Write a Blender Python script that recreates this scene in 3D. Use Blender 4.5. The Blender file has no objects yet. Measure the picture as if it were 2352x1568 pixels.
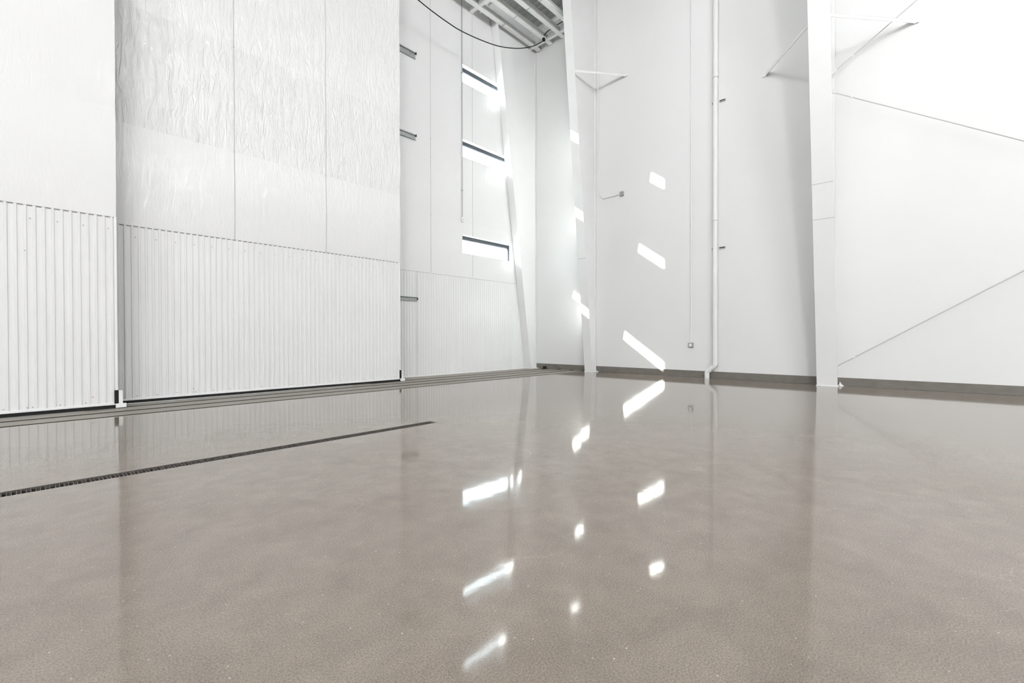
import bpy, bmesh, math, random
from mathutils import Vector, Matrix, noise
random.seed(7)
scn = bpy.context.scene
col = scn.collection
PI = math.pi

# ---------------------------------------------------------------- camera
H = 0.94
PITCH, ROLL, YAW = 0.0080287, -0.0020412, 0.7517719
F = Vector((math.cos(YAW)*math.cos(PITCH), math.sin(YAW)*math.cos(PITCH), -math.sin(PITCH)))
R0 = Vector((math.sin(YAW), -math.cos(YAW), 0)); U0 = R0.cross(F)
R = R0*math.cos(ROLL) + U0*math.sin(ROLL); U = -R0*math.sin(ROLL) + U0*math.cos(ROLL)
cd = bpy.data.cameras.new('camera'); cam = bpy.data.objects.new('camera', cd); col.objects.link(cam)
cd.sensor_width = 36; cd.lens = 16; cd.clip_start = 0.05; cd.clip_end = 200
M = Matrix(((R.x, U.x, -F.x, 0), (R.y, U.y, -F.y, 0), (R.z, U.z, -F.z, H), (0, 0, 0, 1)))
cam.matrix_world = M
scn.camera = cam

# ---------------------------------------------------------------- world, sun, lamps, exposure
w = bpy.data.worlds.new('sky'); scn.world = w; w.use_nodes = True
bg = w.node_tree.nodes['Background']; bg.inputs[0].default_value = (0.86, 0.93, 1.0, 1); bg.inputs[1].default_value = 9.0
sd = bpy.data.lights.new('sun', 'SUN'); so = bpy.data.objects.new('sun', sd); col.objects.link(so)
sd.energy = 95; sd.angle = math.radians(0.53); sd.color = (1, 0.98, 0.95)
so.rotation_euler = Vector((0.628, -1.0, -0.727)).to_track_quat('-Z', 'Y').to_euler()
so.location = (-10, 30, 25)

def lamp(x, y, e, r, z=8.9, colr=(.965, .98, 1.0)):
    ld = bpy.data.lights.new('unseen_lamp', 'POINT'); lo = bpy.data.objects.new('unseen_lamp', ld); col.objects.link(lo)
    ld.shadow_soft_size = r; ld.energy = e; ld.color = colr; lo.location = (x, y, z)
for (x, y, e, r) in ((-13, -10, 1250, 1.0), (-6, -13.5, 1500, 1.0), (-9, -8.5, 1450, 1.0), (8, -7, 490, .6), (5.4, -3.2, 210, .14),
                     (3.4, -5.6, 150, .16), (5.6, 3.0, 120, .5), (-8, 2.5, 650, 1.0)):  # unseen lamps fitted to wall brightness, with corner fill and glint lamps added
    lamp(x, y, e, r)

scn.view_settings.view_transform = 'Standard'; scn.view_settings.look = 'None'
scn.view_settings.gamma = 1; scn.view_settings.use_curve_mapping = False
scn.view_settings.exposure = 0.50

# ---------------------------------------------------------------- materials
def mat(name, colr, rough=0.5, metal=0.0, coat=0.0, coat_r=0.1, spec=0.5):
    m = bpy.data.materials.new(name); m.use_nodes = True
    b = m.node_tree.nodes['Principled BSDF']
    b.inputs['Base Color'].default_value = (*colr, 1); b.inputs['Roughness'].default_value = rough
    b.inputs['Metallic'].default_value = metal; b.inputs['Coat Weight'].default_value = coat
    b.inputs['Coat Roughness'].default_value = coat_r; b.inputs['Specular IOR Level'].default_value = spec
    return m
def nd(m, t, **kw):
    n = m.node_tree.nodes.new(t)
    for k, v in kw.items(): setattr(n, k, v)
    return n
def lk(m, a, b): m.node_tree.links.new(a, b)
def vary(m, c1, c2, scale=3.0, detail=4.0, vec_scale=(1, 1, 1), bump=0.0, bscale=60.0):
    """procedural two-tone variation + optional fine bump"""
    b = m.node_tree.nodes['Principled BSDF']
    tc = nd(m, 'ShaderNodeTexCoord'); mp = nd(m, 'ShaderNodeMapping'); mp.inputs['Scale'].default_value = vec_scale
    ge = nd(m, 'ShaderNodeNewGeometry')
    lk(m, ge.outputs['Position'], mp.inputs['Vector'])
    n = nd(m, 'ShaderNodeTexNoise'); n.inputs['Scale'].default_value = scale; n.inputs['Detail'].default_value = detail
    lk(m, mp.outputs[0], n.inputs['Vector'])
    r = nd(m, 'ShaderNodeValToRGB'); r.color_ramp.elements[0].position = .3; r.color_ramp.elements[1].position = .7
    r.color_ramp.elements[0].color = (*c1, 1); r.color_ramp.elements[1].color = (*c2, 1)
    lk(m, n.outputs['Fac'], r.inputs[0]); lk(m, r.outputs[0], b.inputs['Base Color'])
    if bump:
        n2 = nd(m, 'ShaderNodeTexNoise'); n2.inputs['Scale'].default_value = bscale
        lk(m, mp.outputs[0], n2.inputs['Vector'])
        bp = nd(m, 'ShaderNodeBump'); bp.inputs['Strength'].default_value = bump; bp.inputs['Distance'].default_value = .01
        lk(m, n2.outputs['Fac'], bp.inputs['Height']); lk(m, bp.outputs[0], b.inputs['Normal'])
    return m
WALL = vary(mat('white_painted_liner', (.8, .8, .8), .42, spec=.45), (.775, .775, .765), (.80, .80, .795), .5, 3, bump=.06, bscale=9)
STEEL = vary(mat('white_painted_steel', (.8, .8, .8), .35), (.79, .79, .785), (.81, .81, .81), 2, 3)
LINER = vary(mat('white_ribbed_metal', (.8, .8, .8), .38), (.775, .775, .77), (.80, .80, .795), 1.2, 3)
TRIM = mat('white_trim', (.84, .84, .84), .35)
RAIL = vary(mat('white_rail_steel', (.8, .8, .79), .45), (.84, .85, .84), (.89, .90, .89), 6, 3)
DECK = vary(mat('roof_deck', (.55, .56, .55), .5), (.38, .39, .385), (.46, .47, .465), 1.5, 3)
CURB = vary(mat('taupe_base', (.2, .18, .16), .55), (.155, .14, .122), (.20, .183, .162), 5, 5, (1, 1, 2), bump=.1, bscale=60)
GALV = vary(mat('galvanized_steel', (.4, .42, .42), .45, .55), (.40, .42, .42), (.50, .52, .52), 14, 4)
BLACK = mat('black_rubber', (.006, .006, .006), .8)
DARK = vary(mat('dark_track_steel', (.06, .045, .035), .6, .3), (.012, .009, .007), (.035, .027, .02), 4, 5)
IRON = vary(mat('cast_iron_grate', (.1, .09, .08), .6, .2), (.05, .043, .037), (.13, .113, .10), 30, 4)
FRAME = mat('dark_window_frame', (.018, .023, .03), .35)
GASK = mat('grey_window_gasket', (.16, .18, .21), .5)
SEAM = mat('grey_seam_tape', (.50, .50, .49), .5)
SCREW = mat('grey_screw', (.42, .42, .41), .4, .4)
RED = mat('rusty_red_screw', (.55, .2, .2), .5)
PVC = vary(mat('white_pvc', (.82, .82, .81), .3), (.80, .80, .79), (.83, .83, .82), 3, 3)
PCOND = mat('white_conduit', (.83, .83, .82), .35)
GREYBOX = mat('grey_box', (.34, .34, .34), .5)
GCOND = mat('grey_conduit', (.42, .42, .43), .4, .3)
RODM = mat('pale_grey_rod', (.60, .60, .595), .4)
CAULK = vary(mat('white_caulk', (.85, .85, .83), .7), (.82, .82, .8), (.87, .87, .85), 20, 3, bump=.4, bscale=90)

def vinyl(name, base, s_low, s_mid, s_up, zcut=4.03, zc2=5.76, ct=.7):
    m = mat(name, base, .5, coat=ct, coat_r=.09, spec=.35)
    b = m.node_tree.nodes['Principled BSDF']
    ge = nd(m, 'ShaderNodeNewGeometry')
    def nz(vs, sc, det, dist):
        mp = nd(m, 'ShaderNodeMapping'); mp.inputs['Scale'].default_value = vs
        lk(m, ge.outputs['Position'], mp.inputs['Vector'])
        n = nd(m, 'ShaderNodeTexNoise'); n.inputs['Scale'].default_value = sc; n.inputs['Detail'].default_value = det
        n.inputs['Distortion'].default_value = dist
        lk(m, mp.outputs[0], n.inputs['Vector']); return n
    a = nz((5.0, 1, 1.0), 2.6, 5, 1.1); c = nz((1.2, 1, 1.6), 1.5, 2, .6); f = nz((1, 1, 1), 30, 2, .5)
    def mth(op, x, y):
        n = nd(m, 'ShaderNodeMath', operation=op)
        for i, v in enumerate((x, y)):
            if isinstance(v, (int, float)): n.inputs[i].default_value = v
            else: lk(m, v, n.inputs[i])
        return n.outputs[0]
    # folds: ridged noise
    rid = mth('ABSOLUTE', mth('SUBTRACT', a.outputs['Fac'], .5), 0)
    hgt = mth('ADD', mth('MULTIPLY', rid, -1.6), mth('MULTIPLY', c.outputs['Fac'], .8))
    hgt = mth('ADD', hgt, mth('MULTIPLY', f.outputs['Fac'], .05))
    sp = nd(m, 'ShaderNodeSeparateXYZ'); lk(m, ge.outputs['Position'], sp.inputs[0])
    k1 = mth('GREATER_THAN', sp.outputs['Z'], zcut); k2 = mth('GREATER_THAN', sp.outputs['Z'], zc2)
    st = mth('ADD', s_low, mth('ADD', mth('MULTIPLY', k1, s_mid-s_low), mth('MULTIPLY', k2, s_up-s_mid)))
    lk(m, mth('ADD', ct*.55, mth('MULTIPLY', k1, ct*.45)), b.inputs['Coat Weight'])
    bp = nd(m, 'ShaderNodeBump'); bp.inputs['Distance'].default_value = .06
    lk(m, st, bp.inputs['Strength']); lk(m, hgt, bp.inputs['Height'])
    lk(m, bp.outputs[0], b.inputs['Coat Normal'])
    b2 = nd(m, 'ShaderNodeBump'); b2.inputs['Distance'].default_value = .03
    lk(m, st, b2.inputs['Strength']); lk(m, hgt, b2.inputs['Height']); lk(m, b2.outputs[0], b.inputs['Normal'])
    return m
VIN1 = vinyl('vinyl_smooth', (.80, .80, .795), .12, .16, .16, ct=.3)
VIN2 = vinyl('vinyl_wrinkled', (.79, .79, .785), .28, .85, .65)
VIN2.node_tree.nodes['Principled BSDF'].inputs['Coat IOR'].default_value = 1.85
VIN3 = vinyl('vinyl_far', (.78, .78, .78), .2, .3, .25, ct=.45)

def floor_mat():
    m = mat('polished_concrete', (.4, .37, .34), .12, spec=.5)
    b = m.node_tree.nodes['Principled BSDF']; b.inputs['IOR'].default_value = 1.6; ge = nd(m, 'ShaderNodeNewGeometry')
    def nz(sc, det, vs=(1, 1, 1), dist=0.0, rough=.5):
        mp = nd(m, 'ShaderNodeMapping'); mp.inputs['Scale'].default_value = vs
        lk(m, ge.outputs['Position'], mp.inputs['Vector'])
        n = nd(m, 'ShaderNodeTexNoise'); n.inputs['Scale'].default_value = sc; n.inputs['Detail'].default_value = det
        n.inputs['Distortion'].default_value = dist; n.inputs['Roughness'].default_value = rough
        lk(m, mp.outputs[0], n.inputs['Vector']); return n.outputs['Fac']
    def ramp(f, p0, c0, p1, c1):
        r = nd(m, 'ShaderNodeValToRGB'); e = r.color_ramp.elements
        e[0].position = p0; e[0].color = (*c0, 1); e[1].position = p1; e[1].color = (*c1, 1)
        lk(m, f, r.inputs[0]); return r.outputs[0]
    def mix(t, fac, a, c):
        n = nd(m, 'ShaderNodeMix', data_type='RGBA', blend_type=t)
        if isinstance(fac, float): n.inputs[0].default_value = fac
        else: lk(m, fac, n.inputs[0])
        for i, v in ((6, a), (7, c)):
            if isinstance(v, tuple): n.inputs[i].default_value = (*v, 1)
            else: lk(m, v, n.inputs[i])
        return n.outputs[2]
    base = ramp(nz(.55, 6, (1, 1.4, 1), .6), .34, (.238, .197, .160), .66, (.266, .222, .184))
    mott = ramp(nz(5, 8, (1, 1, 1), .3, .7), .3, (.85, .85, .85), .7, (1.11, 1.11, 1.11))
    c = mix('MULTIPLY', 1.0, base, mott)
    fine = ramp(nz(170, 3), .35, (.74, .74, .74), .65, (1.2, 1.2, 1.2))
    c = mix('MULTIPLY', 1.0, c, fine)
    # pale aggregate specks
    v = nd(m, 'ShaderNodeTexVoronoi'); v.inputs['Scale'].default_value = 26; lk(m, ge.outputs['Position'], v.inputs['Vector'])
    sp = ramp(v.outputs['Distance'], .05, (1, 1, 1), .10, (0, 0, 0))
    spm = ramp(nz(9, 2), .50, (0, 0, 0), .60, (.7, .7, .7))
    c = mix('MIX', mix('MULTIPLY', 1.0, sp, spm), c, (.62, .59, .55))
    # hairline cracks, pale
    mp = nd(m, 'ShaderNodeMapping'); mp.inputs['Scale'].default_value = (1, 1, 1)
    nn = nd(m, 'ShaderNodeTexNoise'); nn.inputs['Scale'].default_value = 3.0; nn.inputs['Detail'].default_value = 5
    lk(m, ge.outputs['Position'], nn.inputs['Vector'])
    vm = nd(m, 'ShaderNodeVectorMath', operation='MULTIPLY_ADD'); lk(m, nn.outputs['Color'], vm.inputs[0])
    vm.inputs[1].default_value = (.5, .5, 0); lk(m, ge.outputs['Position'], vm.inputs[2])
    cr = nd(m, 'ShaderNodeTexVoronoi', feature='DISTANCE_TO_EDGE'); cr.inputs['Scale'].default_value = 1.15
    lk(m, vm.outputs[0], cr.inputs['Vector'])
    cf = ramp(cr.outputs['Distance'], .001, (1, 1, 1), .0042, (0, 0, 0))
    cm = ramp(nz(1.3, 3), .55, (0, 0, 0), .66, (.4, .4, .4))
    c = mix('MIX', mix('MULTIPLY', 1.0, cf, cm), c, (.42, .38, .34))
    lk(m, c, b.inputs['Base Color'])
    rr = nd(m, 'ShaderNodeMapRange'); rr.inputs[3].default_value = .035; rr.inputs[4].default_value = .09
    lk(m, nz(1.7, 6), rr.inputs[0]); lk(m, rr.outputs[0], b.inputs['Roughness'])
    bp = nd(m, 'ShaderNodeBump'); bp.inputs['Strength'].default_value = .10; bp.inputs['Distance'].default_value = .004
    lk(m, nz(6, 3), bp.inputs['Height']); lk(m, bp.outputs[0], b.inputs['Normal'])
    return m
FLOOR = floor_mat()
STRIP = vary(mat('dull_concrete', (.4, .37, .34), .45), (.23, .20, .17), (.29, .258, .222), 3, 6, (1, 3, 1), bump=.1, bscale=40)

def glass():
    m = bpy.data.materials.new('window_glass'); m.use_nodes = True; t = m.node_tree; t.nodes.clear()
    o = nd(m, 'ShaderNodeOutputMaterial'); mx = nd(m, 'ShaderNodeMixShader'); tr = nd(m, 'ShaderNodeBsdfTransparent')
    tr.inputs[0].default_value = (.93, .96, .95, 1)
    gl = nd(m, 'ShaderNodeBsdfGlossy'); gl.inputs['Roughness'].default_value = .02
    mx.inputs[0].default_value = .07
    lk(m, tr.outputs[0], mx.inputs[1]); lk(m, gl.outputs[0], mx.inputs[2]); lk(m, mx.outputs[0], o.inputs[0])
    return m
GLASS = glass()

# ---------------------------------------------------------------- mesh helpers
class MB:
    def __init__(s): s.v = []; s.f = []
    def quad(s, *p):
        n = len(s.v); s.v += [tuple(q) for q in p]; s.f.append(tuple(range(n, n+len(p)))); return s
    def box(s, x0, x1, y0, y1, z0, z1):
        n = len(s.v)
        s.v += [(x, y, z) for z in (z0, z1) for y in (y0, y1) for x in (x0, x1)]
        s.f += [tuple(n+i for i in q) for q in ((0, 2, 3, 1), (4, 5, 7, 6), (0, 1, 5, 4), (2, 6, 7, 3), (0, 4, 6, 2), (1, 3, 7, 5))]
        return s
    def hexa(s, p):      # 8 points, bottom 4 ccw, top 4 ccw
        n = len(s.v); s.v += [tuple(q) for q in p]
        s.f += [tuple(n+i for i in q) for q in ((3, 2, 1, 0), (4, 5, 6, 7), (0, 1, 5, 4), (1, 2, 6, 5), (2, 3, 7, 6), (3, 0, 4, 7))]
        return s
    def tube(s, pts, r, seg=14, cap=True):
        pts = [Vector(p) for p in pts]; rs = r if isinstance(r, (list, tuple)) else [r]*len(pts); rings = []
        t0 = (pts[1]-pts[0]).normalized(); up = Vector((0, 0, 1)) if abs(t0.z) < .9 else Vector((1, 0, 0))
        nrm = t0.cross(up).normalized()
        for i, p in enumerate(pts):
            if i == 0: t = pts[1]-p
            elif i == len(pts)-1: t = p-pts[i-1]
            else: t = (pts[i+1]-p).normalized()+(p-pts[i-1]).normalized()
            t.normalize(); nrm = (nrm-t*nrm.dot(t)).normalized(); b = t.cross(nrm); n = len(s.v)
            for k in range(seg):
                a = 2*PI*k/seg; s.v.append(tuple(p+(nrm*math.cos(a)+b*math.sin(a))*rs[i]))
            rings.append(n)
        for a, b in zip(rings, rings[1:]):
            for k in range(seg): s.f.append((a+k, a+(k+1) % seg, b+(k+1) % seg, b+k))
        if cap:                                        # caps get their own vertices so the sides shade true
            for q in (rings[0], rings[-1]):
                n = len(s.v); s.v += [s.v[q+k] for k in range(seg)]; s.f.append(tuple(n+k for k in range(seg)))
        return s
    def angle(s, a, b, leg, th, side):
        """angle bar from a to b: one leg horizontal-ish along side, the other vertical down"""
        a = Vector(a); b = Vector(b); t = (b-a).normalized(); s_ = Vector(side); s_ = (s_-t*s_.dot(t)).normalized(); z = t.cross(s_).normalized()
        if z.z > 0: z = -z
        for (u, v, uw, vw) in ((s_, z, leg, th), (s_, z, th, leg)):
            s.hexa([a, a+u*uw, a+u*uw+v*vw, a+v*vw, b, b+u*uw, b+u*uw+v*vw, b+v*vw])
        return s
    def build(s, name, m, parent=None, smooth=False, bev=0):
        me = bpy.data.meshes.new(name); me.from_pydata(s.v, [], s.f)
        bm = bmesh.new(); bm.from_mesh(me)
        bmesh.ops.recalc_face_normals(bm, faces=bm.faces); bm.to_mesh(me); bm.free()
        me.materials.append(m)
        if smooth:
            for p in me.polygons: p.use_smooth = len(p.vertices) == 4
        o = bpy.data.objects.new(name, me); col.objects.link(o)
        if parent:
            o.parent = parent; o.location = -Vector(parent.location) if parent.parent is None else -(Vector(parent.location)+Vector(parent.parent.location))
            # mesh data is in world coordinates: cancel the parent's offset
            if parent.type == 'MESH': o.location = (0, 0, 0)
        if bev:
            md = o.modifiers.new('bevel', 'BEVEL'); md.width = bev; md.segments = 2; md.limit_method = 'ANGLE'
        return o
def structure(o, name=None):
    o['kind'] = 'structure'; return o
def tag(o, label, cat, group=None):
    o['label'] = label; o['category'] = cat
    if group: o['group'] = group
    return o
def thing(name, label, cat, loc, group=None):
    o = bpy.data.objects.new(name, None); o.location = loc; o.empty_display_size = .1; col.objects.link(o)
    return tag(o, label, cat, group)

XE, YW, ZR = 10.823, 9.25, 10.5          # end wall face, window wall face, roof
Y1, Y2 = 8.12, 8.54                       # faces of the two sliding door leaves
TRK = (8.62, 8.163, 7.71, 7.27)           # floor tracks
GH = 0.044                                # half slot
XL, YB = -16.0, -24.0

# ---------------------------------------------------------------- floor with slots
DX1 = 3.125; DY0, DY1 = 4.060, 4.188
cuts = [(t-GH, t+GH) for t in TRK]
fl = MB()
def slab(x0, x1, y0, y1, mb): mb.box(x0, x1, y0, y1, -.12, 0)
slab(XL, XE, YB, DY0, fl); slab(DX1, XE, DY0, DY1, fl); slab(XL, XE, DY1, TRK[3]-GH, fl)
structure(fl.build('floor', FLOOR))
st = MB(); ys = [TRK[3]+GH, TRK[2]-GH, TRK[2]+GH, TRK[1]-GH, TRK[1]+GH, TRK[0]-GH, TRK[0]+GH, YW+.4]
for a, b in zip(ys[::2], ys[1::2]): slab(XL, XE, a, b, st)
o = structure(st.build('floor_track_bed', STRIP)); o.name = 'trim_1'
# ---------------------------------------------------------------- walls, ceiling
wl = MB()
WX0, WX1 = 7.97, 9.90; WZ = [(3.205, 3.69), (5.765, 6.235), (7.74, 8.215)]
zz = [0]+[z for a in WZ for z in a]+[ZR]
T = .17
wl.box(4.9, WX0, YW, YW+T, 2.575, ZR); wl.box(WX1, XE, YW, YW+T, 2.575, ZR)
for a, b in zip(([2.575]+zz[1:])[::2], ([2.575]+zz[1:])[1::2]): wl.box(WX0, WX1, YW, YW+T, a, b)
wleft = structure(wl.build('wall_left', VIN3))
MB().box(XE, XE+.2, YB, YW+.4, -.15, ZR).build('wall_right', WALL)['kind'] = 'structure'
MB().box(XL-.2, XL, YB, YW+.4, -.15, ZR).build('wall_back', WALL)['kind'] = 'structure'
MB().box(XL-.2, XE+.2, YB-.2, YB, 0, ZR).build('wall_rear', WALL)['kind'] = 'structure'
cl = MB().box(XL-.2, XE+.2, YB-.2, YW+.6, ZR, ZR+.1)
for i in range(40):                         # deck ribs along Y, above the guide rails
    x = 3+i*.2; cl.box(x, x+.05, 5.5, YW, ZR-.03, ZR)
structure(cl.build('ceiling', DECK))
# unseen header and soffit above the doors, soffit added to keep light out
MB().box(XL, 4.9, YW, YW+T, 9.66, ZR).box(XL, 4.9, Y1+.23, YW+T, 9.60, 9.66).build('wall_front', WALL)['kind'] = 'structure'
MB().box(XL, -6, 7.9, YW+T, 0, 9.6).build('wall_side', WALL)['kind'] = 'structure'

# ribbed liner panel
def liner(x0, x1, z0, z1, y, first, name, parent, depth=.011, p=.0797):
    mb = MB(); xs = []; k = math.floor((x0-first)/p)
    while first+k*p < x1+p:
        s0 = first+k*p     # dark dash (pan) starts here
        for dx, d in ((0, 0), (.046, 0), (.052, -depth), (p-.006, -depth)): xs.append((s0+dx, d))
        k += 1
    xs = [q for q in xs if x0 < q[0] < x1]; xs = [(x0, xs[0][1])]+xs+[(x1, xs[-1][1])]
    for (a, da), (b, db) in zip(xs, xs[1:]): mb.quad((a, y+da, z0), (b, y+db, z0), (b, y+db, z1), (a, y+da, z1))
    return mb.build(name, LINER, parent)
def screw(x, y, z, parent, m=None, r=.0075):
    MB().tube([(x, y, z), (x, y-.004, z)], [r, r*.8], 10).build('screw', m or SCREW, parent)

def door(n, y, x0, x1, first, vmat, seams):
    core = MB().box(x0, x1, y+.004, y+.2, .045, 9.6).build('door_%d' % n, TRIM); structure(core)
    liner(x0, x1, .075, 2.575, y, first, 'liner_panel', core)
    v = MB(); zs = [2.577, 4.03, 5.76, 7.75, 9.6]; nseg = 12; rows = []
    for a, b in zip(zs, zs[1:]):
        for k in range(nseg): t = k/nseg; rows.append((a+(b-a)*t, -.012-.022*math.sin(PI*t)**.8))
    rows.append((9.6, -.012))
    for (a, da), (b, db) in zip(rows, rows[1:]): v.quad((x0, y+da, a), (x1, y+da, a), (x1, y+db, b), (x0, y+db, b))
    for x in (x0, x1):
        for (a, da), (b, db) in zip(rows, rows[1:]): v.quad((x, y+da, a), (x, y+db, b), (x, y+.01, b), (x, y+.01, a))
    v.quad((x0, y-.012, 2.577), (x1, y-.012, 2.577), (x1, y+.004, 2.577), (x0, y+.004, 2.577))
    v.build('vinyl_insulation', vmat, core, smooth=True)
    MB().box(x0, x1, y-.0015, y+.004, 2.562, 2.577).build('rib_gap_shade', GREYBOX, core)  # grey strip painting the shadow gap in the pans under the vinyl
    MB().box(x0, x1, y-.016, y+.004, .046, .075).build('bottom_trim', TRIM, core, bev=.003)
    MB().box(x0, x1, y-.006, y+.03, .004, .046).build('rubber_sweep', BLACK, core)
    MB().box(x1-.022, x1+.004, y-.016, y+.004, .075, 2.577).build('edge_trim', TRIM, core, bev=.002)
    for sx in seams:
        sm = MB()
        for (a, da), (b, db) in zip(rows, rows[1:]):
            sm.hexa([(sx-.006, y+da-.004, a), (sx+.006, y+da-.004, a), (sx+.006, y+da+.004, a), (sx-.006, y+da+.004, a),
                     (sx-.006, y+db-.004, b), (sx+.006, y+db-.004, b), (sx+.006, y+db+.004, b), (sx-.006, y+db+.004, b)])
        sm.build('seam_strip', SEAM, core)
        for z in (4.03, 5.76, 7.75): screw(sx, y-.016, z, core, r=.012)
    return core
d1 = door(1, Y1, -6, .85, -.056, VIN1, [-2.2, -.69])
d2 = door(2, Y2, .55, 5.565, 1.007, VIN2, [.845, 2.388, 3.933])
MB().box(.56, .70, Y1+.2, Y2, .0, 9.6).build('hidden_light_seal', BLACK, d1)  # unseen filler added to stop light leaking between the door leaves
MB().box(4.9, 5.0, Y2+.2, YW+T, .0, 9.66).build('hidden_light_seal', BLACK, d2)  # unseen filler added against light leaking behind the middle door
for x in (.049, .289, .525, .77): screw(x, Y1-.011, 2.415, d1)
for x in (-.183, .011, .057, .296, .535): screw(x, Y1-.011, .1, d1)
screw(.60, Y1-.011, .17, d1, RED); screw(.005, Y1-.011, 2.015, d1)
for k in range(19): screw(1.105+.2395*k, Y2-.011, 2.413, d2)
for k in range(19): screw(1.111+.2395*k, Y2-.011, .10+random.uniform(0, .012), d2)
screw(1.80, Y2-.011, .155, d2, r=.009)
# door end guides: black brush and white foot plate
def end_guide(x, y, lab):
    t = thing('door_end_guide', lab, 'door guide', (x, y, 0), 'guides at the bottom corners of the sliding doors')
    MB().box(x-.045, x-.004, y-.035, y-.017, .062, .245).build('brush_block', BLACK, t, bev=.003)
    MB().box(x-.004, x+.040, y-.03, y+.02, .0, .24).build('upright_plate', TRIM, t, bev=.003)
    f = MB().box(x-.035, x+.075, y-.045, y-.031, .008, .065).build('foot_plate', TRIM, t, bev=.002)
    MB().box(x-.02, x+.07, y-.040, y+.02, -.004, .008).build('slide_pad', BLACK, t)
    return t
end_guide(.862, Y1, 'white plate with black strip at the foot of the nearer sliding door')
end_guide(5.585, Y2, 'small white plate with black strip at the foot of the middle door edge')

# left wall, ribbed lower panel and fittings
lw = MB().box(4.9, XE, YW+.004, YW+T, 0, 2.575).build('panel_backing', TRIM, wleft)
LW0 = 6.0
liner(5.6, XE, .02, 2.560, YW, 6.01, 'liner_panel', wleft)
MB().box(5.6, XE, YW-.0015, YW+.004, 2.550, 2.563).build('rib_gap_shade', GREYBOX, wleft)  # same painted shadow gap along the window wall panel
MB().box(5.99, 6.01, YW-.016, YW+.004, .02, 2.575).build('edge_trim', TRIM, wleft)
MB().box(5.6, XE, YW-.014, YW+.004, 0, .03).build('bottom_trim', TRIM, wleft)
for sx in (6.938, 8.336):
    mb = MB(); gaps = [(2.577, ZR)]
    if WX0 < sx < WX1: gaps = [(2.577, 3.205), (3.69, 5.765), (6.235, 7.74), (8.215, ZR)]
    for a, b in gaps: mb.box(sx-.005, sx+.005, YW-.004, YW, a, b)
    mb.build('seam_strip', SEAM, wleft)
    for z in (4.0, 5.45, 5.9, 6.6, 7.4): 
        if not (WX0 < sx < WX1): screw(sx, YW-.004, z, wleft, r=.012)

# windows
for i, (z0, z1) in enumerate(WZ):
    ya, yb = YW+.12, YW+.20; fw = .062
    fr = MB().box(WX0, WX1, ya, yb, z1-fw, z1).box(WX0, WX1, ya, yb, z0, z0+.03).box(WX0, WX0+.045, ya, yb, z0+.03, z1-fw).box(WX1-.045, WX1, ya, yb, z0+.03, z1-fw)
    f = structure(fr.build('window_%d' % (i+1), FRAME))
    MB().box(WX0+.045, WX1-.045, ya+.028, yb, z1-fw-.035, z1-fw).box(WX1-.055, WX1-.045, ya+.02, yb, z0+.03, z1-fw-.035).build('gasket', GASK, f)
    MB().box(WX0+.045, WX1-.045, ya+.045, ya+.053, z0+.03, z1-fw-.03).build('pane', GLASS, f)
    MB().box(WX0+.045, WX1-.045, ya-.004, ya, z0+.0, z0+.018).build('sill_bead', TRIM, f)

# galvanized girt ends
def girt(z0, z1, x1, lab, dark_top=False):
    t = thing('steel_girt', lab, 'girt', (x1-.25, YW, z0), 'girt ends showing past the door edge')
    y = YW-.016; x0 = 5.2; mb = MB(); h = z1-z0
    mb.box(x0, x1, y-.003, y, z0, z1)                                  # web
    mb.box(x0, x1, y-.030, y-.003, z0, z0+.004)                        # bottom flange
    mb.box(x0, x1, y-.030, y-.003, z1-.004, z1)
    mb.box(x0, x1, y-.030, y-.027, z1-.022, z1-.004)
    mb.build('channel', GALV, t)
    MB().box(x1-.012, x1+.012, y-.034, y, z1-.04, z1+.008).build('end_stop', BLACK, t)
    MB().box(x1+.012, x1+.05, y-.008, y, z1-.026, z1-.012).build('stud', SCREW, t)
    MB().tube([(x1-.06, y-.003, z0+h*.4), (x1-.06, y-.014, z0+h*.4)], .012, 8).build('bolt', SCREW, t)
    if dark_top: MB().box(x0, x1, y-.034, y, z1, z1+.016).build('gap_shadow', BLACK, t)  # black strip stands in for the shadow gap above the girt
    return t
girt(7.665, 7.815, 6.48, 'upper grey galvanized girt end beside the middle door edge, nearest the ceiling')
girt(5.715, 5.840, 6.475, 'grey galvanized girt end beside the door edge, level with the middle window')
girt(1.838, 1.905, 6.50, 'low galvanized girt end with a black top line over ribbed panel', True)
MB().box(6.497, 6.507, YW-.013, YW-.010, .03, 2.55).build('panel_joint', SEAM, wleft)

# conduit with switch box on the left wall
t = thing('wall_conduit', 'thin grey conduit running down to a small box left of the windows', 'conduit', (7.955, YW, 3.95))
MB().tube([(7.955, YW-.02, 4.13), (7.955, YW-.02, 10.7)], .0115, 10).build('conduit', GCOND, t, smooth=True)
MB().box(7.92, 7.99, YW-.05, YW, 4.02, 4.14).build('switch_box', TRIM, t, bev=.004)
MB().box(7.945, 7.965, YW-.054, YW-.05, 4.06, 4.10).build('toggle', SCREW, t)
for z in (4.85, 7.95): MB().box(7.93, 7.98, YW-.034, YW, z, z+.02).build('strap', SCREW, t)

# ---------------------------------------------------------------- baseboard / curb
structure(MB().box(XE-.012, XE, YB, YW-.14, 0.004, .156).build('baseboard_right', CURB))

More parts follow.
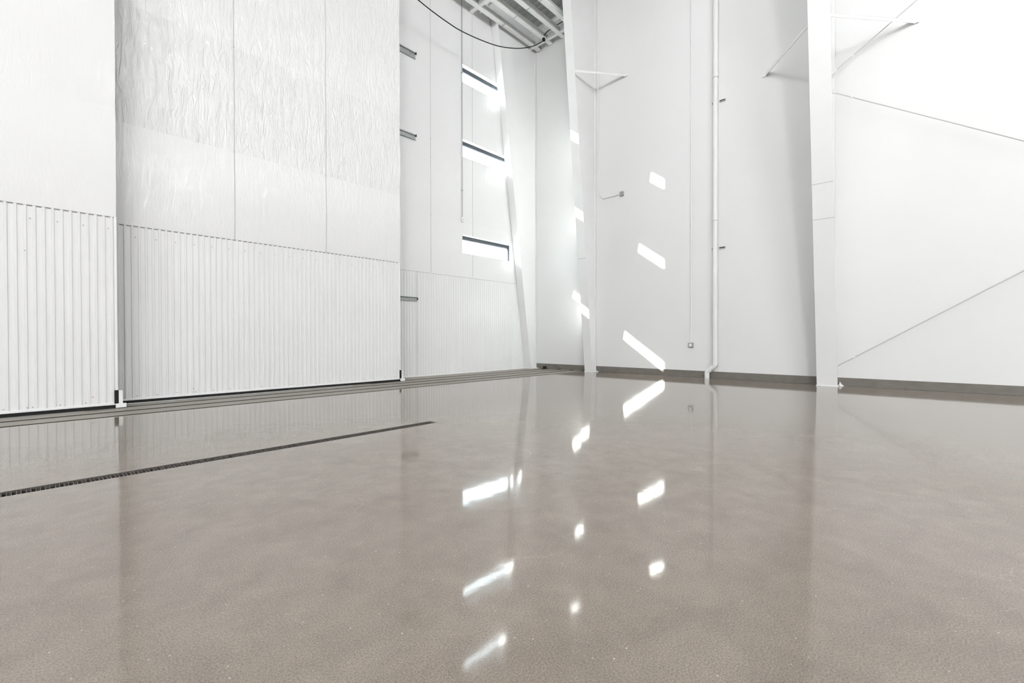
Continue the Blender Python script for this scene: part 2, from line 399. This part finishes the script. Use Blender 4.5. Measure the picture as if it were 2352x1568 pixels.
# ---------------------------------------------------------------- tapered columns
def column(yc, hw, x0, k, lab, seams=(), yoff=0, ztop=ZR, plate=True):
    t = thing('steel_column', lab, 'column', (x0+.15, yc, 0), 'tapered steel columns on the long wall')
    tf = .02; xf = lambda z: x0-k*z
    MB().hexa([(xf(0), yc-hw, 0.02), (xf(0)+tf, yc-hw, .02), (xf(0)+tf, yc+hw, .02), (xf(0), yc+hw, .02),
               (xf(ztop), yc-hw, ztop), (xf(ztop)+tf, yc-hw, ztop), (xf(ztop)+tf, yc+hw, ztop), (xf(ztop), yc+hw, ztop)]).build('inner_flange', STEEL, t, bev=.002)
    MB().hexa([(xf(0)+tf, yc-.006, .02), (XE-.026, yc-.006, .02), (XE-.026, yc+.006, .02), (xf(0)+tf, yc+.006, .02),
               (xf(ztop)+tf, yc-.006, ztop), (XE-.026, yc-.006, ztop), (XE-.026, yc+.006, ztop), (xf(ztop)+tf, yc+.006, ztop)]).build('web', STEEL, t)
    MB().box(XE-.026, XE-.013, yc-hw*.35, yc+hw*.35, .02, ztop).build('outer_flange', STEEL, t)
    MB().box(xf(0)-.02, XE-.02, yc-hw-.01, yc+hw+.01, 0, .02).build('base_plate', STEEL, t, bev=.004)
    for bx in (x0+.12, x0+.26):
        MB().tube([(bx, yc-.07, .02), (bx, yc-.07, .06)], .014, 8).build('anchor_bolt', STEEL, t)
    for z in seams:
        MB().hexa([(xf(z)-.002, yc-hw, z), (xf(z), yc-hw, z), (xf(z), yc+hw, z), (xf(z)-.002, yc+hw, z),
                   (xf(z)-.002, yc-hw, z+.010), (xf(z), yc-hw, z+.010), (xf(z), yc+hw, z+.010), (xf(z)-.002, yc+hw, z+.010)]).build('splice_seam', SEAM, t)
    return t
c1 = column(9.115, .125, 10.46, .144, 'white tapered steel column touching the window wall at the far corner')
c2 = column(6.96, .125, 10.50, .104, 'white tapered steel column with sun patches, standing on the track ends', (3.05,))
c3 = column(1.535, .165, 10.43, .143, 'broad white tapered steel column at right, nearest the camera', (3.10, 3.73))
# caulk spilled at the foot of the near column
mb = MB()
for i in range(9):
    a = i/8; mb.box(10.76-.02*i*.6, 10.80, 1.37-.007*i, 1.385, 0, .010+.06*(1-a)**1.7)
mb.build('grout', CAULK, c3)

# flange braces
def brace(p, q, side, lab):
    t = thing('flange_brace', lab, 'brace', p, 'angle braces from columns back to the wall')
    MB().angle(p, q, .062, .006, side).build('angle_bar', STEEL, t)
    MB().box(q[0]-.03, q[0], q[1]-.035, q[1]+.035, q[2]-.07, q[2]+.02).build('clip', STEEL, t)
    return t
brace((9.53, 1.42, 6.56), (XE, .30, 6.56), (0, 1, 0), 'white angle brace running right from the near broad column to the wall')
brace((9.53, 1.65, 6.56), (XE, 2.72, 6.56), (0, -1, 0), 'white angle brace sloping down left from the near broad column')
brace((9.72, 6.86, 7.85), (XE, 5.98, 7.85), (0, 1, 0), 'white angle brace running right from the middle column to the wall')

# diagonal rods
def rod(a, b, lab):
    t = thing('brace_rod', lab, 'rod', a, 'diagonal bracing rods right of the near column')
    a = Vector(a); b = Vector(b); d = (b-a).normalized()
    MB().tube([a+d*.05, b], .0105, 10).build('rod', RODM, t, smooth=True)
    MB().tube([a+d*.03, a+d*.09], .020, 10).build('nut', STEEL, t)
    MB().tube([a-d*.03, a+d*.03], .034, 10).build('clevis', STEEL, t)
    MB().tube([a+d*.36, a+d*.40], .018, 8).build('coupler', STEEL, t)
    return t
rod((10.60, 1.50, 5.64), (10.60, -6.2, .45), 'thin pale diagonal rod descending right from the near column, above the rising one')
rod((10.645, 1.46, .35), (10.645, -6.2, 5.45), 'thin pale diagonal rod rising right from low on the near column')
rod((10.62, 1.50, 6.00), (10.62, -4.4, 9.85), 'thin pale diagonal rod rising steeply past the near brace')

# ---------------------------------------------------------------- downspout, conduits on the long wall
t = thing('drain_pipe', 'white plastic drain pipe running down the long wall to an elbowed foot', 'pipe', (10.73, 3.92, 0))
px, py, pr = 10.735, 3.70, .052
MB().tube([(px, py, .36), (px, py, ZR-.01)], pr, 24).build('pipe', PVC, t, smooth=True)
def arc(p0, d0, d1, r, n=8):
    """bend from direction d0 to d1 starting at p0"""
    p0 = Vector(p0); d0 = Vector(d0).normalized(); d1 = Vector(d1).normalized(); pts = [p0]; p = p0.copy(); L = r*d0.angle(d1)/n
    for i in range(n):
        d = d0.lerp(d1, (i+.5)/n).normalized(); p = p+d*L; pts.append(p.copy())
    return pts
dn = (0, 0, -1); sl = (0, .78, -.62)
e1 = arc((px, py, .34), dn, sl, .09); e2s = e1[-1]+Vector(sl).normalized()*.14
e2 = arc(e2s, sl, dn, .10); e2.append(Vector((px, e2[-1].y, 0.0)))
MB().tube(e1, pr+.002, 24).build('elbow', PVC, t, smooth=True)
MB().tube([e1[-1], e2s], pr-.002, 24).build('offset_piece', PVC, t, smooth=True)
MB().tube(e2, pr+.002, 24).build('elbow', PVC, t, smooth=True)
for a in ((px, py, .36, px, py, .31), (*e1[-1], *(e1[-1]+Vector(sl)*.05)), (*e2s, *(e2s-Vector(sl)*.04))):
    MB().tube([a[:3], a[3:]], pr+.009, 24).build('collar', PVC, t, smooth=True)
for z in (3.60, 6.83):
    MB().tube([(px, py, z), (px, py, z+.10)], pr+.011, 24).build('coupling', PVC, t, smooth=True)
    MB().tube([(px, py, z-.006), (px, py, z)], pr+.006, 24).build('joint_shadow_ring', GREYBOX, t, smooth=True)  # grey ring painting the shadow below each coupling
for z in (2.96, 6.28):
    MB().box(XE-.035, XE, py+.065, py+.10, z, z+.035).build('strut', GALV, t)
    s_ = MB().box(XE-.035, XE-.0, py-.19, py-.065, z, z+.035).build('strut', GALV, t)
    MB().box(XE-.036, XE-.033, py-.185, py-.07, z+.008, z+.027).build('strut_slot', BLACK, s_)
    MB().tube([(px, py, z+.004), (px, py, z+.031)], pr+.004, 24).build('pipe_clamp', PVC, t, smooth=True)

t = thing('wall_conduit', 'thin white conduit dropping to a grey socket box left of the drain pipe', 'conduit', (XE, 4.277, .76))
MB().tube([(XE-.022, 4.277, .80), (XE-.022, 4.277, ZR-.01)], .0135, 12).build('conduit', PCOND, t, smooth=True)
b = MB().box(XE-.055, XE, 4.225, 4.330, .705, .815).build('socket_box', GREYBOX, t, bev=.004)
MB().box(XE-.059, XE-.055, 4.247, 4.308, .728, .795).build('socket_face', TRIM, b)
for z in (2.6, 5.2, 7.8): MB().box(XE-.03, XE, 4.255, 4.30, z, z+.02).build('strap', PCOND, t)

t = thing('wall_conduit', 'thin white conduit bending right to a small grey switch box behind the brace', 'conduit', (XE, 6.83, 4.75))
pts = [(XE-.022, 6.835, ZR-.01), (XE-.022, 6.80, 4.88)]+[(XE-.022, 6.80-.12*math.sin(a), 4.80+.0-.12*math.sin(a)*0-.08*(1-math.cos(a))+0) for a in (.5, 1.0, 1.4)]+[(XE-.022, 6.17, 4.745)]
MB().tube(pts, .0135, 12).build('conduit', PCOND, t, smooth=True)
MB().box(XE-.05, XE, 6.06, 6.165, 4.68, 4.80).build('switch_box', GREYBOX, t, bev=.004)

# ---------------------------------------------------------------- floor tracks, stops
names = ['dark floor track slot closest to the doors, under the middle door', 'dark floor track slot that the near door stands over, second from the doors',
         'dark floor track slot, second in from the open floor', 'dark floor track slot bordering the polished open floor']
for y, lab in zip(TRK, names):
    t = thing('floor_track', lab, 'track', (0, y, -.06), 'door tracks let into the floor')
    MB().box(XL, XE-.02, y-GH, y+GH, -.06, -.05).box(XL, XE-.02, y-GH, y-GH+.003, -.05, -.001).box(XL, XE-.02, y+GH-.003, y+GH, -.05, -.001).build('steel_channel', DARK, t)
    MB().box(XL, XE-.02, y-.008, y+.008, -.05, -.032).build('guide_rail', DARK, t)
    MB().box(XE-.06, XE-.02, y-.05, y+.05, -.0, .012).build('end_plate', BLACK, t)
structure(MB().box(XL, XE-.02, TRK[3]-GH-.035, TRK[3]-GH-.004, 0, .0015).build('trim_2', mat('pale_edge_angle', (.5, .47, .44), .4)))
t = thing('rubber_door_stop', 'small black rubber stop on the floor by the corner column', 'door stop', (10.70, 8.66, 0))
MB().box(10.66, 10.74, 8.62, 8.70, .0, .085).build('block', BLACK, t, bev=.008)
MB().box(10.60, 10.78, 8.60, 8.72, .0, .012).build('foot', BLACK, t)

# ---------------------------------------------------------------- trench drain
SEC = .5
t = thing('drain_channel', 'dark trench channel under the row of floor grates', 'drain channel', (0, (DY0+DY1)/2, -.1))
MB().box(XL, DX1, DY0, DY0+.004, -.1, -.001).box(XL, DX1, DY1-.004, DY1, -.1, -.001).box(XL, DX1, DY0, DY1, -.11, -.10).build('channel', BLACK, t)
def grate(x0, first=None):
    g = MB(); y0, y1 = DY0+.005, DY1-.005; z0, z1 = -.022, -.003; x1 = x0+SEC-.003
    if first: 
        o = first.copy(); col.objects.link(o); o.location = (x0, first.location.y, 0); return o
    a = 0; L = SEC-.003
    g.box(a, L, y0, y0+.010, z0, z1).box(a, L, y1-.010, y1, z0, z1)
    n = 12; p = L/n
    for k in range(n):
        c = (k+.25)*p
        g.box(c-.0115, c-.0075, y0+.01, y1-.01, z0, z1).box(c+.0075, c+.0115, y0+.01, y1-.01, z0, z1)
        for j in range(3):                                   # small teeth between the paired bars
            yy = y0+.022+j*.030; s = 1 if j % 2 else -1
            g.hexa([(c-.0075, yy, z0), (c+.0075, yy+s*.010, z0), (c+.0075, yy+s*.010+.005, z0), (c-.0075, yy+.005, z0),
                    (c-.0075, yy, z1-.003), (c+.0075, yy+s*.010, z1-.003), (c+.0075, yy+s*.010+.005, z1-.003), (c-.0075, yy+.005, z1-.003)])
    for v in range(len(g.v)): x, y, z = g.v[v]; g.v[v] = (x, y-(DY0+DY1)/2, z)
    o = g.build('drain_grate', IRON); o.location = (x0, (DY0+DY1)/2, 0); return o
g0 = None
glabs = ['iron drain grate at the far end of the floor drain', 'second iron drain grate from the far end of the floor drain', 'third iron drain grate from the far end of the floor drain',
         'fourth drain grate from the far end, midway along the drain', 'third iron drain grate from the left picture edge', 'second iron drain grate from the left picture edge', 'iron drain grate nearest the left edge of the picture']
for i in range(7):
    g = grate(DX1-SEC*(i+1), g0); g0 = g0 or g
    tag(g, glabs[i], 'drain grate', 'grates in the floor drain')

# ---------------------------------------------------------------- overhead guide rails
RY = (8.94, 8.48, 8.01, 7.56); ZB = 9.70
rl = ['overhead white guide rail closest to the window wall', 'second overhead white guide rail from the window wall, carrying the cable end',
      'third overhead white guide rail from the window wall', 'fourth overhead white guide rail from the window wall, cut off by the column']
for y, lab in zip(RY, rl):
    t = thing('guide_rail', lab, 'rail', (8, y, ZB), 'overhead guide rails for the sliding doors')
    MB().box(5.7, XE-.03, y-.058, y+.058, ZB, ZB+.012).box(5.7, XE-.03, y-.01, y+.01, ZB+.012, ZB+.15).box(5.7, XE-.03, y-.05, y+.05, ZB+.15, ZB+.162).build('beam', RAIL, t)
    MB().box(5.7, XE-.03, y-.062, y-.050, ZB+.012, ZB+.05).build('lip', RAIL, t)
    for x in (9.2,): MB().box(x, x+.03, y-.064, y+.06, ZB-.004, ZB+.02).build('splice', SEAM, t)
def tie(x, wd, z0, z1, y0, y1, lab):
    t = thing('cross_tie', lab, 'beam', (x, (y0+y1)/2, z0), 'cross ties between the guide rails')
    ys = sorted([q for q in RY if y0 < q < y1]); e = [y0]+[v for q in ys for v in (q-.068, q+.068)]+[y1]
    for a, b in zip(e[::2], e[1::2]): MB().box(x-wd/2, x+wd/2, a, b, z0, z1).build('bar', RAIL, t)
tie(10.58, .09, ZB+.014, ZB+.10, 7.4, YW-.01, 'white cross tie nearest the long wall, under the roof')
tie(10.25, .06, ZB+.165, ZB+.22, 7.4, YW-.01, 'thin white cross tie, second from the long wall')
tie(8.28, .11, ZB+.014, ZB+.10, 7.4, YW-.01, 'white cross tie meeting the window wall beside the near window edge')
tie(8.60, .06, ZB+.165, ZB+.22, 7.4, YW-.01, 'thin white cross tie next to the one beside the window edge')
# ---------------------------------------------------------------- hanging cable
cp = [(2.8, 9.55), (4.0, 9.0), (5.2, 8.6), (6.15, 8.42), (6.9, 8.36), (7.35, 8.375), (8.0, 8.472), (8.62, 8.62), (9.31, 8.89), (9.86, 9.193), (10.2, 9.44), (10.38, 9.60), (10.42, 9.70)]
def smooth_pts(P, n=6):
    out = []
    P = [P[0]]+P+[P[-1]]
    for i in range(1, len(P)-2):
        p0, p1, p2, p3 = [Vector(q) for q in P[i-1:i+3]]
        for k in range(n):
            s = k/n; out.append(.5*((2*p1)+(p2-p0)*s+(2*p0-5*p1+4*p2-p3)*s*s+(3*p1-p0-3*p2+p3)*s**3))
    out.append(Vector(P[-2])); return out
t = thing('hanging_cable', 'black cable sagging across the window wall and tied to a guide rail', 'cable', (10.42, 8.45, 9.7))
MB().tube(smooth_pts([(x, 8.45, z) for x, z in cp]), .012, 8).build('cable', BLACK, t, smooth=True)
MB().box(10.39, 10.46, 8.42, 8.48, 9.62, 9.70).build('connector', BLACK, t)
MB().tube(smooth_pts([(10.42, 8.45, 9.74), (10.46, 8.36, 9.86), (10.45, 8.0, 9.88), (10.47, 7.6, 9.90)]), .012, 8).build('cable_tail', BLACK, t, smooth=True)
t = thing('loose_cord', 'thin dark cord dangling down the window wall beside the corner column', 'cord', (8.9, 9.18, 9.0))
MB().tube(smooth_pts([(8.6, 9.2, 10.25), (8.8, 9.2, 9.97), (8.95, 9.2, 9.88), (9.04, 9.2, 10.1)]), .006, 6).build('cord', DARK, t, smooth=True)
